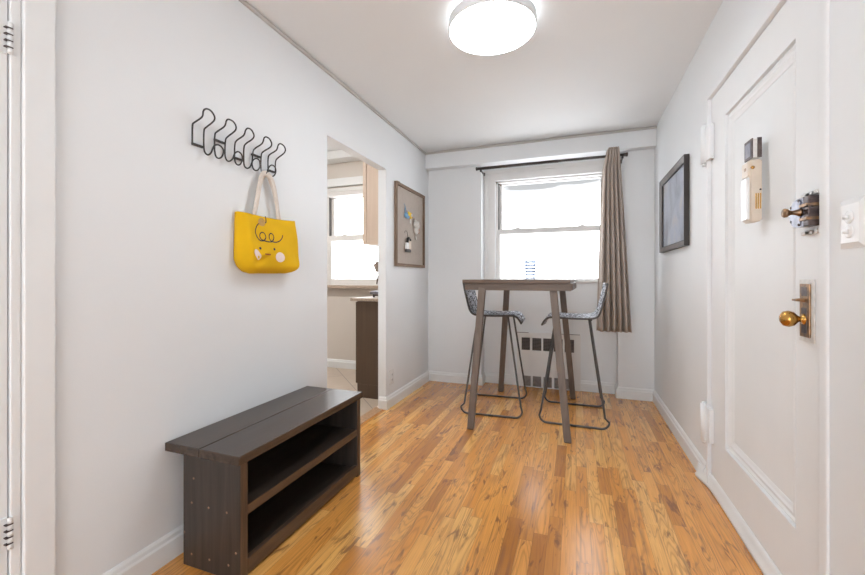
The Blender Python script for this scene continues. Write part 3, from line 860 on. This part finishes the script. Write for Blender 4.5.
# ================================================================= coat rack
WIRE = [(0.012,1.1935,1.6599),(0.012,1.1935,1.7367),(0.018,1.1953,1.7436),(0.045,1.2105,1.7667),(0.055,1.2074,1.7757),(0.060,1.2032,1.7850),(0.063,1.2059,1.7958),(0.065,1.2148,1.8028),(0.065,1.2281,1.8050),(0.065,1.2417,1.8005),(0.060,1.2582,1.7901),(0.058,1.2616,1.7797),(0.050,1.2630,1.7693),(0.018,1.2492,1.7420),(0.012,1.2471,1.7325),(0.012,1.2466,1.6579),(0.020,1.2448,1.6349),(0.030,1.2516,1.6238),(0.035,1.2633,1.6364),(0.035,1.2717,1.6607),(0.035,1.2801,1.6765),(0.038,1.2992,1.6847),(0.040,1.3179,1.6745),(0.040,1.3233,1.6588),(0.035,1.3183,1.6354),(0.028,1.3064,1.6253),(0.020,1.2979,1.6345),(0.012,1.3002,1.6648),(0.012,1.3008,1.7342),(0.018,1.3053,1.7439),(0.045,1.3204,1.7677),(0.055,1.3190,1.7772),(0.060,1.3168,1.7881),(0.063,1.3194,1.7971),(0.065,1.3278,1.8025),(0.065,1.3491,1.8020),(0.060,1.3681,1.7946),(0.058,1.3750,1.7821),(0.050,1.3757,1.7681),(0.018,1.3620,1.7418),(0.012,1.3565,1.7279),(0.012,1.3541,1.6610),(0.020,1.3523,1.6367),(0.030,1.3584,1.6257),(0.035,1.3774,1.6439),(0.035,1.3848,1.6678),(0.035,1.3924,1.6788),(0.038,1.4057,1.6872),(0.040,1.4221,1.6793),(0.040,1.4281,1.6600),(0.035,1.4230,1.6339),(0.028,1.4134,1.6251),(0.020,1.4054,1.6347),(0.012,1.4079,1.6571),(0.012,1.4085,1.7229),(0.018,1.4118,1.7416),(0.045,1.4284,1.7650),(0.055,1.4265,1.7762),(0.060,1.4249,1.7881),(0.065,1.4320,1.8016),(0.065,1.4558,1.8027),(0.060,1.4762,1.7875),(0.055,1.4828,1.7795),(0.050,1.4781,1.7651),(0.018,1.4652,1.7430),(0.012,1.4622,1.7266),(0.012,1.4616,1.6510),(0.020,1.4598,1.6309),(0.030,1.4671,1.6238),(0.035,1.4808,1.6367),(0.035,1.4885,1.6561),(0.035,1.4970,1.6748),(0.038,1.5154,1.6880),(0.040,1.5331,1.6818),(0.040,1.5390,1.6584),(0.035,1.5332,1.6362),(0.028,1.5207,1.6270),(0.020,1.5109,1.6362),(0.012,1.5140,1.6599),(0.012,1.5183,1.7220),(0.018,1.5215,1.7373),(0.045,1.5426,1.7631),(0.055,1.5424,1.7775),(0.060,1.5400,1.7900),(0.065,1.5459,1.7997),(0.065,1.5711,1.7998),(0.060,1.5922,1.7858),(0.055,1.5993,1.7773),(0.050,1.5954,1.7629),(0.018,1.5773,1.7393),(0.012,1.5723,1.7242),(0.012,1.5701,1.6525),(0.020,1.5692,1.6300),(0.030,1.5745,1.6236),(0.035,1.5861,1.6329),(0.035,1.5946,1.6533),(0.035,1.6056,1.6740),(0.038,1.6222,1.6840),(0.040,1.6402,1.6770),(0.040,1.6468,1.6583),(0.035,1.6418,1.6340),(0.028,1.6293,1.6246),(0.020,1.6181,1.6353),(0.012,1.6205,1.6599),(0.012,1.6196,1.7236),(0.018,1.6242,1.7401),(0.045,1.6402,1.7600),(0.055,1.6395,1.7715),(0.060,1.6371,1.7848),(0.065,1.6446,1.7982),(0.065,1.6722,1.7983),(0.060,1.6926,1.7875),(0.055,1.6994,1.7770),(0.050,1.6940,1.7615),(0.018,1.6749,1.7313),(0.012,1.6725,1.7151),(0.012,1.6725,1.6585)]
t_ = thing('coat_rack', 'black bent-wire coat rack with curled hooks on the left wall', 'coat rack', (XL, 1.43, 1.66))
pts = [Vector((XL + o, y, z)) for o, y, z in WIRE]
# split the run of wire at each hook so that every hook is a part of its own
cuts = [0]
for i in range(2, len(pts) - 1):
    if WIRE[i][0] == .012 and WIRE[i - 1][0] == .020 and WIRE[i][2] < 1.68: cuts.append(i)
cuts.append(len(pts) - 1)
sm_ = []
for a, c in zip(cuts, cuts[1:]):
    seg = smoothpath(pts[a:c + 1], 2)
    m = MB(); m.tube(seg, .0035, 8); m.build('wire_hook', M['black'], t_)
for y0, za, y1, zb_ in [(1.1935, 1.6600, 1.2466, 1.66), (1.3005, 1.7118, 1.3550, 1.7118), (1.4080, 1.6636, 1.4618, 1.6636), (1.5140, 1.7106, 1.5720, 1.7106), (1.6200, 1.6608, 1.6728, 1.6608)]:
    m = MB(); m.box(XL + .0005, XL + .011, y0 + .004, y1 + .002, za - .0045, za + .0045, bev=.001)
    br_ = m.build('mounting_bar', M['black'], t_)
    m = MB(); m.lathe([(0, .0145), (.003, .0135), (.004, .010)], (XL, (y0 + y1) / 2, za), 'X', 10); m.build('screw', M['dsteel'], br_)

# ================================================================= tote bag
t_ = thing('tote_bag', 'yellow tote bag with a smiling face hanging from the coat rack', 'bag', (XL + .02, 1.57, 1.42))
BC = 1.575
def half(v):          # left/right edges and drop of the bag along its height (v 0 top .. 1 bottom)
    zl = 1.4125 - v * .288; zr = 1.420 - v * .292
    return zl, zr
def edgeY(v, side):
    if side < 0:
        y = 1.414 - .006 * min(1, v * 1.6)
        if v > .72: q = (v - .72) / .28; y += .095 * (1 - math.sqrt(max(0, 1 - q * q)))
        return y
    y = 1.812 - .008 * v
    if v > .80: q = (v - .80) / .20; y -= .075 * (1 - math.sqrt(max(0, 1 - q * q)))
    return y
def bagpt(u, v):
    zl, zr = half(v)
    yl, yr = edgeY(v, -1), edgeY(v, 1)
    z = zl + (zr - zl) * u
    y = yl + (yr - yl) * u
    sag = .010 * math.sin(math.pi * u) * (1 - v) 
    return y, z - sag
def out(u, v):
    e = min(u, 1 - u)
    side = min(1, e / .10); side = math.sin(side * math.pi / 2)
    belly = .030 + .040 * math.sin(min(1, v * 1.25) * math.pi / 2)
    if v > .86: belly *= math.sqrt(max(0, 1 - ((v - .86) / .145) ** 2))
    w_ = .003 * math.sin(u * 9 + v * 7) * v + .0045 * math.sin(u * 4 - v * 11 + 1) * v
    w_ += -.008 * math.exp(-((u - .20) ** 2 / .012 + (v - .80 + (u - .2) * .5) ** 2 / .0022)) + .008 * math.exp(-((u - .25) ** 2 / .012 + (v - .70 + (u - .2) * .5) ** 2 / .002)) - .008 * math.exp(-((u - .88) ** 2 / .004 + (v - .72) ** 2 / .02))
    return .016 + belly * (.30 + .70 * side) + w_ * side
m = MB(); nu, nv = 60, 44
g = []
for j in range(nv + 1):
    v = j / nv; r_ = []
    for i in range(nu + 1):
        u = i / nu; y, z = bagpt(u, v); r_.append(m.b.verts.new((XL + out(u, v), y, z)))
    g.append(r_)
gb = []
for j in range(nv + 1):
    v = j / nv; r_ = []
    for i in range(nu + 1):
        u = i / nu; y, z = bagpt(u, v); r_.append(m.b.verts.new((XL + .006, y, z)))
    gb.append(r_)
for a, c in zip(g, g[1:]):
    for i in range(nu): m._f([a[i], a[i + 1], c[i + 1], c[i]])
for a, c in zip(gb, gb[1:]):
    for i in range(nu): m._f([a[i], c[i], c[i + 1], a[i + 1]])
for j in range(nv):
    m._f([g[j][0], g[j + 1][0], gb[j + 1][0], gb[j][0]]); m._f([g[j][nu], gb[j][nu], gb[j + 1][nu], g[j + 1][nu]])
for i in range(nu):
    m._f([g[nv][i], g[nv][i + 1], gb[nv][i + 1], gb[nv][i]])
    m._f([g[0][i], gb[0][i], gb[0][i + 1], g[0][i + 1]])
for f in m.b.faces: f.smooth = True
# the printed face, lying on the cloth (same mesh)
def surf(y, z):
    u, v = .5, .5
    for _ in range(12):
        yy, zz = bagpt(u, v); u += (y - yy) / .44; v -= (z - zz) / .29
        u = min(.98, max(.02, u)); v = min(.98, max(.005, v))
    return out(u, v)
def ribbon(path, w_, mi):
    m.mi = mi
    ps = smoothpath([(0, y, z) for y, z in path], 2); n = len(ps); L_ = []; R_ = []
    for i, p in enumerate(ps):
        d_ = (ps[min(i + 1, n - 1)] - ps[max(i - 1, 0)]).normalized(); q = Vector((0, -d_.z, d_.y)) * w_
        for s_, K_ in ((1, L_), (-1, R_)):
            a = p + q * s_; K_.append(m.b.verts.new((XL + surf(a.y, a.z) + .0016, a.y, a.z)))
    for i in range(n - 1): m._f([L_[i], L_[i + 1], R_[i + 1], R_[i]])
def blob(cy_b, cz_b, ry, rz_, mi, rot=0):
    m.mi = mi
    c0 = m.b.verts.new((XL + surf(cy_b, cz_b) + .0030, cy_b, cz_b)); rg = []
    for i in range(20):
        a = i * math.pi / 10; dy, dz = ry * math.cos(a), rz_ * math.sin(a)
        y, z = cy_b + dy * math.cos(rot) - dz * math.sin(rot), cz_b + dy * math.sin(rot) + dz * math.cos(rot)
        rg.append(m.b.verts.new((XL + surf(y, z) + .0026, y, z)))
    for i in range(20): m._f([c0, rg[i], rg[(i + 1) % 20]])
hair = [(y + .004, z + .002) for y, z in [(1.5600, 1.4080), (1.5590, 1.3827), (1.5491, 1.3719), (1.502, 1.3688), (1.4732, 1.331), (1.4732, 1.3063), (1.4896, 1.28), (1.519, 1.2807), (1.5404, 1.3005), (1.5318, 1.3219), (1.5104, 1.324), (1.4954, 1.3055), (1.5021, 1.2855), (1.5448, 1.2786), (1.5758, 1.2813), (1.5939, 1.3058), (1.5848, 1.3245), (1.5695, 1.3241), (1.558, 1.3087), (1.5624, 1.2866), (1.5894, 1.2792), (1.6265, 1.2877), (1.6503, 1.3079), (1.6561, 1.324)]]
ribbon(hair, .0026, 1)
blob(1.489, 1.2450, .0065, .0065, 1); blob(1.582, 1.2467, .0065, .0065, 1)
ribbon([(1.509, 1.2185), (1.531, 1.2177), (1.553, 1.2179)], .0032, 2)
blob(1.621, 1.2089, .034, .025, 3); blob(1.470, 1.214, .014, .027, 3, .45)
m.build('bag_body', [M['yellow'], M['ink'], M['redink'], M['pale']], t_)
m = MB()
by, bz = 1.528, 1.376; bo = surf(by, bz)
m.lathe([(0, 0), (.021, .001), (.022, .004), (.017, .006), (.014, .0045), (0, .0045)], (XL + bo, by, bz), 'X', 20); m.build('button', M['wbtn'], t_)
def strap(path, o_list, w_):
    m = MB(); ps = [Vector((XL + o, y, z)) for (y, z), o in zip(path, o_list)]; ps = smoothpath(ps, 2); n = len(ps); rs = []
    for i, p in enumerate(ps):
        d_ = (ps[min(i + 1, n - 1)] - ps[max(i - 1, 0)]); d_.x = 0; d_.normalize(); q = Vector((0, -d_.z, d_.y)) * w_ / 2
        e = Vector((.0014, 0, 0)); rs.append([p + q + e, p - q + e, p - q - e, p + q - e])
    m.rings(rs, True, True); return m
strap([(1.500, 1.404), (1.502, 1.425), (1.524, 1.53), (1.548, 1.612), (1.572, 1.632), (1.606, 1.626), (1.628, 1.600), (1.642, 1.53), (1.660, 1.425), (1.663, 1.404)], [.034, .042, .043, .036, .034, .036, .036, .043, .042, .034], .025).build('handle', M['canvas'], t_)
strap([(1.525, 1.395), (1.527, 1.42), (1.545, 1.53), (1.580, 1.622), (1.600, 1.632), (1.622, 1.620), (1.668, 1.53), (1.700, 1.42), (1.700, 1.395)], [.014, .014, .016, .018, .020, .018, .016, .014, .014], .022).build('handle', M['canvas'], t_)

# ================================================================= wall outlet
t_ = thing('wall_outlet', 'white outlet plate low on the wall between kitchen doorway and corner', 'outlet', (XL, 3.092, .25))
m = MB(); m.box(XL, XL + .006, 3.052, 3.132, .188, .312, bev=.0025); m.build('cover_plate', M['plastic'], t_)
for z in (.228, .272):
    m = MB(); m.lathe([(.017, .005), (.017, .008), (0, .008)], (XL, 3.092, z), 'X', 20); so_ = m.build('socket', M['plastic'], t_)
    m = MB(); m.box(XL + .0075, XL + .0084, 3.084, 3.0865, z - .006, z + .006); m.box(XL + .0075, XL + .0084, 3.0975, 3.100, z - .006, z + .006); m.build('socket_slot', M['hole'], so_)

# ================================================================= light switch
t_ = thing('light_switch', 'white switch plate with two stacked toggles beside the entry door', 'switch', (XR, 1.307, 1.24))
y0, y1, z0, z1 = 1.258, 1.356, 1.178, 1.304
m = MB(); b_ = .014
m.prism([(XR, y0, z0), (XR, y1, z0), (XR, y1, z1), (XR, y0, z1)], [(XR - .0035, y0, z0), (XR - .0035, y1, z0), (XR - .0035, y1, z1), (XR - .0035, y0, z1)])
m.prism([(XR - .0035, y0 + .001, z0 + .001), (XR - .0035, y1 - .001, z0 + .001), (XR - .0035, y1 - .001, z1 - .001), (XR - .0035, y0 + .001, z1 - .001)], [(XR - .010, y0 + b_, z0 + b_), (XR - .010, y1 - b_, z0 + b_), (XR - .010, y1 - b_, z1 - b_), (XR - .010, y0 + b_, z1 - b_)])
m.build('cover_plate', M['plastic'], t_)
for z in (1.257, 1.220):
    m = MB(); m.lathe([(.0165, -.009), (.0165, -.012), (.014, -.013), (0, -.013)], (XR, 1.307, z), 'X', 24); m.build('collar', M['plastic'], t_)
    m = MB(); m.tube([(XR - .012, 1.307, z), (XR - .021, 1.314, z + .001)], [.006, .0045], 10); m.box(XR - .014, XR - .012, 1.296, 1.33, z - .004, z + .004, bev=.001); m.build('toggle', M['plastic'], t_)

# ================================================================= door chime box
xw = XR + .005
t_ = thing('door_chime', 'cream metal door chime with vent slots on the entry door', 'door chime', (xw, 1.877, 1.32))
m = MB()
def cr_(x, ya, yb, za, zb_): return [(x, ya, za), (x, yb, za), (x, yb, zb_), (x, ya, zb_)]
m.prism(cr_(xw, 1.846, 1.910, 1.322, 1.560), cr_(xw - .040, 1.846, 1.912, 1.318, 1.558))
bmesh.ops.bevel(m.b, geom=m.b.edges[:], offset=.005, segments=2, affect='EDGES')
m.build('housing', M['cream'], t_)
m = MB(); m.box(xw - .049, xw - .038, 1.849, 1.909, 1.328, 1.492, bev=.005); m.build('front_cover', M['plastic'], t_)
m = MB(); m.box(xw - .045, xw - .036, 1.850, 1.909, 1.496, 1.553, bev=.004); m.build('name_holder', M['cream'], t_)
m = MB(); m.box(xw - .0462, xw - .0445, 1.866, 1.884, 1.520, 1.532, bev=.001); m.build('name_slot', M['bronze'], t_)
for i in range(3):
    xx = xw - .020 + i * .0068
    m = MB(); m.box(xx - .002, xx + .002, 1.8445, 1.8475, 1.368, 1.428, bev=.0005); m.build('vent_slot', M['brass'], t_)
m = MB(); m.lathe([(0, -.003), (.006, -.002), (.007, .001)], (xw - .030, 1.8465, 1.528), 'Y', 12); m.build('brass_screw', M['brass'], t_)
m = MB(); m.lathe([(0, -.002), (.0035, -.001), (.004, .001)], (xw - .006, 1.8465, 1.442), 'Y', 10); m.build('dark_screw', M['hole'], t_)
# peephole viewer above it
t_ = thing('door_viewer', 'small dark mirrored peephole viewer above the cream door chime', 'door viewer', (xw, 1.89, 1.565))
m = MB(); m.box(xw - .026, xw, 1.855, 1.925, 1.568, 1.640, bev=.001); m.build('viewer_body', M['chalk'], t_)
m = MB(); m.box(xw - .013, xw + .001, 1.853, 1.856, 1.568, 1.644); m.build('side_plate', M['dsteel'], t_)
m = MB(); m.box(xw - .030, xw - .025, 1.856, 1.928, 1.568, 1.644, bev=.001); fr2 = m.build('viewer_frame', M['dsteel'], t_)
m = MB(); m.box(xw - .0312, xw - .0295, 1.868, 1.916, 1.578, 1.632); m.build('viewer_glass', M['steel'], fr2)

# ================================================================= picture on the right wall
t_ = thing('framed_picture', 'dark brown framed hazy blue picture on the right wall', 'picture', (XR, 3.23, 1.59))
y0, y1, z0, z1, xo = 2.849, 3.613, 1.309, 1.874, XR - .030
def frame4(name, y0, y1, z0, z1, w_, xa, xb, mat, mats, slope=.008, sgn=-1):
    # four mitred rails; xa wall side, xb front
    c = [(y0, z0), (y1, z0), (y1, z1), (y0, z1)]; ci = [(y0 + w_, z0 + w_), (y1 - w_, z0 + w_), (y1 - w_, z1 - w_), (y0 + w_, z1 - w_)]
    for i in range(4):
        a, b_, bi, ai = c[i], c[(i + 1) % 4], ci[(i + 1) % 4], ci[i]
        m = MB()
        m.prism([(xa, *a), (xa, *b_), (xa, *bi), (xa, *ai)], [(xb, *a), (xb, *b_), (xb - sgn * slope, *bi), (xb - sgn * slope, *ai)])
        m.build(name, mats[i % len(mats)], t_)
frame4('frame_rail', y0, y1, z0, z1, .034, XR - .001, xo, None, [M['picf'], M['picf']], .010, -1)
frame4('frame_edge', y0 - .002, y1 + .002, z0 - .002, z1 + .002, .004, XR - .0005, xo - .001, None, [M['picfd']], 0, -1)
frame4('frame_liner', y0 + .030, y1 - .030, z0 + .030, z1 - .030, .008, XR - .001, xo + .009, None, [M['picfd']], 0, -1)
m = MB(); m.box(XR - .010, XR - .002, y0 + .03, y1 - .03, z0 + .03, z1 - .03); m.build('picture_print', M['paint'], t_)
m = MB(); m.box(XR - .014, XR - .012, y0 + .034, y1 - .034, z0 + .034, z1 - .034); m.build('picture_glass', M['glass'], t_)

# ================================================================= pin board on the left wall
t_ = thing('pin_board', 'burlap pin board in a rustic wooden frame on the left wall', 'pin board', (XL, 3.49, 1.58))
frame4('frame_rail', 3.145, 3.842, 1.212, 1.960, .026, XL + .001, XL + .024, None, [M['rusticy'], M['rustic'], M['rusticy'], M['rustic']], 0, 1)
m = MB(); m.box(XL + .001, XL + .008, 3.165, 3.822, 1.232, 1.940); m.build('burlap_panel', M['burlap'], t_)
m = MB(); m.box(XL + .020, XL + .028, 3.16, 3.215, 1.952, 1.964, bev=.003); m.build('frame_knot', M['rustic'], t_)
xb = XL + .008
t_ = thing('bird_ornament', 'small blue and yellow painted bird ornament on the burlap board', 'ornament', (xb, 3.40, 1.70))
m = MB(); m.sphere((xb + .012, 3.385, 1.690), .044, (.28, 1.35, .66)); m.tube([(xb + .012, 3.34, 1.70), (xb + .012, 3.335, 1.745), (xb + .012, 3.345, 1.775)], [.006, .004, .002], 8); m.build('body', M['pblue'], t_, smooth=True)
m = MB(); m.sphere((xb + .022, 3.405, 1.707), .025, (.4, .9, .95), 16); m.build('wing', M['pyel'], t_)
m = MB(); m.sphere((xb + .012, 3.470, 1.700), .032, (.36, 1.1, .95), 16); m.build('head', M['pyel'], t_)
m = MB(); m.sphere((xb + .024, 3.470, 1.703), .016, (.3, 1, 1), 12); m.build('face', M['pwhite'], t_)
m = MB(); m.lathe([(.010, 0), (.006, .015), (0, .028)], (0, 0, 0), 'Y', 10)
for v in m.b.verts: v.co = Vector((xb + .012 + v.co.x, 3.495 + v.co.y, 1.690 + v.co.z))
m.build('beak', M['pred'], t_)
m = MB(); m.tube([(xb + .012, 3.37, 1.72), (xb + .006, 3.352, 1.775), (xb + .004, 3.33, 1.795)], .0018, 6); m.build('cord', M['pblue'], t_)
o = MB().box(xb + .002, xb + .006, 3.470, 3.500, 1.630, 1.670, bev=.001).build('paper_tag', M['pwhite']); tag(o, 'tiny white paper tag pinned under the bird ornament', 'tag')
t_ = thing('fabric_ornament', 'pale lumpy cloth animal ornament with beads on the burlap board', 'ornament', (xb, 3.61, 1.6))
m = MB(); m.sphere((xb + .018, 3.605, 1.625), .050, (.36, 1.35, .80)); m.sphere((xb + .016, 3.60, 1.572), .046, (.34, 1.15, .80)); m.sphere((xb + .014, 3.585, 1.658), .022, (.5, 1, 1), 14); m.sphere((xb + .014, 3.655, 1.655), .018, (.5, 1, 1), 14)
m.build('cloth_body', M['pwhite'], t_, smooth=True)
m = MB(); m.tube([(xb + .012, 3.606, 1.545), (xb + .010, 3.604, 1.515)], .003, 6); m.sphere((xb + .010, 3.603, 1.500), .018, (.5, 1, 1.1), 12); m.build('tassel', M['pwhite'], t_)
for k_ in range(4):
    m = MB(); m.sphere((xb + .014, 3.672 + .004 * (k_ % 2), 1.560 + k_ * .026), .011, (.7, 1, 1), 12); m.build('bead', M['bead'], t_)
m = MB(); m.tube([(xb + .012, 3.60, 1.665), (xb + .006, 3.58, 1.690), (xb + .002, 3.57, 1.705)], .0025, 6); m.build('cord', M['bead'], t_)
t_ = thing('lantern_ornament', 'small black and white jar ornament on a wire hook, low on the burlap board', 'ornament', (xb, 3.395, 1.345))
m = MB(); m.lathe([(0, 1.348), (.046, 1.350), (.050, 1.356), (.050, 1.372), (.042, 1.376), (0, 1.376)], (0, 0, 0), 'Z', 20)
for v in m.b.verts: v.co = Vector((xb + .016 + v.co.x * .3, 3.402 + v.co.y * 1.25, v.co.z))
m.build('base', M['black'], t_)
m = MB(); m.box(xb + .004, xb + .028, 3.350, 3.398, 1.374, 1.435, bev=.004); m.build('white_panel', M['plastic'], t_)
m = MB(); m.box(xb + .004, xb + .026, 3.405, 3.455, 1.374, 1.455, bev=.004); m.build('glass_side', M['cream'], t_)
m = MB(); m.tube([(xb + .018, 3.375, 1.436), (xb + .020, 3.385, 1.475), (xb + .018, 3.41, 1.482), (xb + .018, 3.45, 1.470), (xb + .016, 3.462, 1.38)], [.012, .012, .011, .008, .006], 8); m.build('cap', M['black'], t_)
m = MB(); m.tube(smoothpath([(xb + .014, 3.395, 1.478), (xb + .010, 3.400, 1.520), (xb + .006, 3.39, 1.548), (xb + .004, 3.36, 1.545), (xb + .004, 3.345, 1.525)], 2), .002, 6); m.build('hook', M['black'], t_)

# ================================================================= kitchen pieces seen through the doorway, and an added unseen lamp
t_ = thing('ceiling_light', 'unseen round ceiling light added to brighten the kitchen', 'light', (-2.9, 2.6, 2.62))  # added out of view to brighten the kitchen
m = MB(); m.lathe([(0, 2.57), (.15, 2.57), (.165, 2.58), (.168, 2.618), (0, 2.618)], (-2.9, 2.6, 0), 'Z', 40); m.build('fill_shade', M['kfill'], t_)
t_ = thing('base_cabinet', 'dark brown base cabinet in the kitchen beyond the doorway', 'cabinet', (-1.745, 3.6, 0))
m = MB(); m.box(-1.908, -1.576, 3.212, 4.12, .0, .892); m.build('carcass', M['kbase'], t_)
m = MB(); m.box(-1.906, -1.577, 3.2095, 3.213, .0, .125); m.build('toe_board', M['kbase'], t_)
for i in range(2):
    y0 = 3.214 + i * .455
    m = MB(); m.box(-1.926, -1.909, y0, y0 + .448, .129, .885, bev=.002); dr = m.build('door', M['kbase'], t_)
    m = MB(); m.tube([(-1.926, y0 + .40, .70), (-1.950, y0 + .40, .70), (-1.950, y0 + .40, .58), (-1.926, y0 + .40, .58)], .004, 8); m.build('handle', M['steel'], dr)
o = MB().box(-1.965, -1.576, 3.180, 4.13, .8935, .9215, bev=.004).build('countertop', M['granite']); tag(o, 'speckled brown granite countertop on the kitchen base cabinet', 'countertop')
t_ = thing('wall_cabinet', 'pale maple wall cabinet in the kitchen beyond the doorway', 'cabinet', (-1.70, 3.5, 1.41))
m = MB(); m.box(-1.806, -1.576, 3.210, 3.86, 1.412, 2.46); m.build('carcass', M['kcab'], t_)
for i in range(2):
    y0 = 3.211 + i * .325
    m = MB(); m.box(-1.850, -1.812, y0, y0 + .32, 1.418, 2.455, bev=.004); m.build('door', M['kcab'], t_)
t_ = thing('countertop_appliance', 'low dark grey appliance on the granite kitchen countertop', 'appliance', (-1.75, 3.4, .922))
m = MB(); m.box(-1.842, -1.62, 3.33, 3.50, .952, .982, bev=.006); m.build('top', M['steel'], t_)
m = MB(); m.box(-1.820, -1.64, 3.345, 3.48, .9335, .952, bev=.004); m.build('body', M['dsteel'], t_)
for (a, c) in ((-1.815, 3.36), (-1.65, 3.36), (-1.815, 3.465), (-1.65, 3.465)):
    m = MB(); m.lathe([(0, .922), (.010, .922), (.009, .934), (0, .934)], (a, c, 0), 'Z', 12); m.build('foot', M['rub'], t_)
t_ = thing('potted_flower', 'drooping taupe flower head on a dark stem above the kitchen counter', 'flower', (-1.70, 3.60, .922))
m = MB(); m.lathe([(0, .9225), (.035, .9225), (.045, .96), (.040, 1.02), (.030, 1.05), (.026, 1.05), (.02, .94), (0, .94)], (-1.70, 3.60, 0), 'Z', 20); m.build('vase', M['dsteel'], t_)
m = MB(); m.tube(smoothpath([(-1.70, 3.60, .95), (-1.72, 3.58, 1.03), (-1.80, 3.52, 1.06), (-1.845, 3.47, 1.13), (-1.80, 3.45, 1.185), (-1.812, 3.44, 1.20)], 2), .004, 8); m.build('stem', M['kbase'], t_)
m = MB(); m.sphere((-1.812, 3.43, 1.215), .034, (1, 1, 1.2), 12)
for i in range(26):
    a = random.random() * 6.28; b_ = random.random() * math.pi
    m.sphere((-1.812 + .030 * math.cos(a) * math.sin(b_), 3.43 + .03 * math.sin(a) * math.sin(b_), 1.215 + .040 * math.cos(b_)), .016, (1, 1, .9), 8)
m.build('flower_head', M['taupe'], t_)
m = MB(); m.prism([(-1.850, 3.47, 1.045), (-1.838, 3.47, 1.045), (-1.838, 3.474, 1.045), (-1.850, 3.474, 1.045)], [(-1.838, 3.47, 1.125), (-1.822, 3.47, 1.120), (-1.822, 3.474, 1.120), (-1.838, 3.474, 1.125)]); m.build('leaf', M['kbase'], t_)
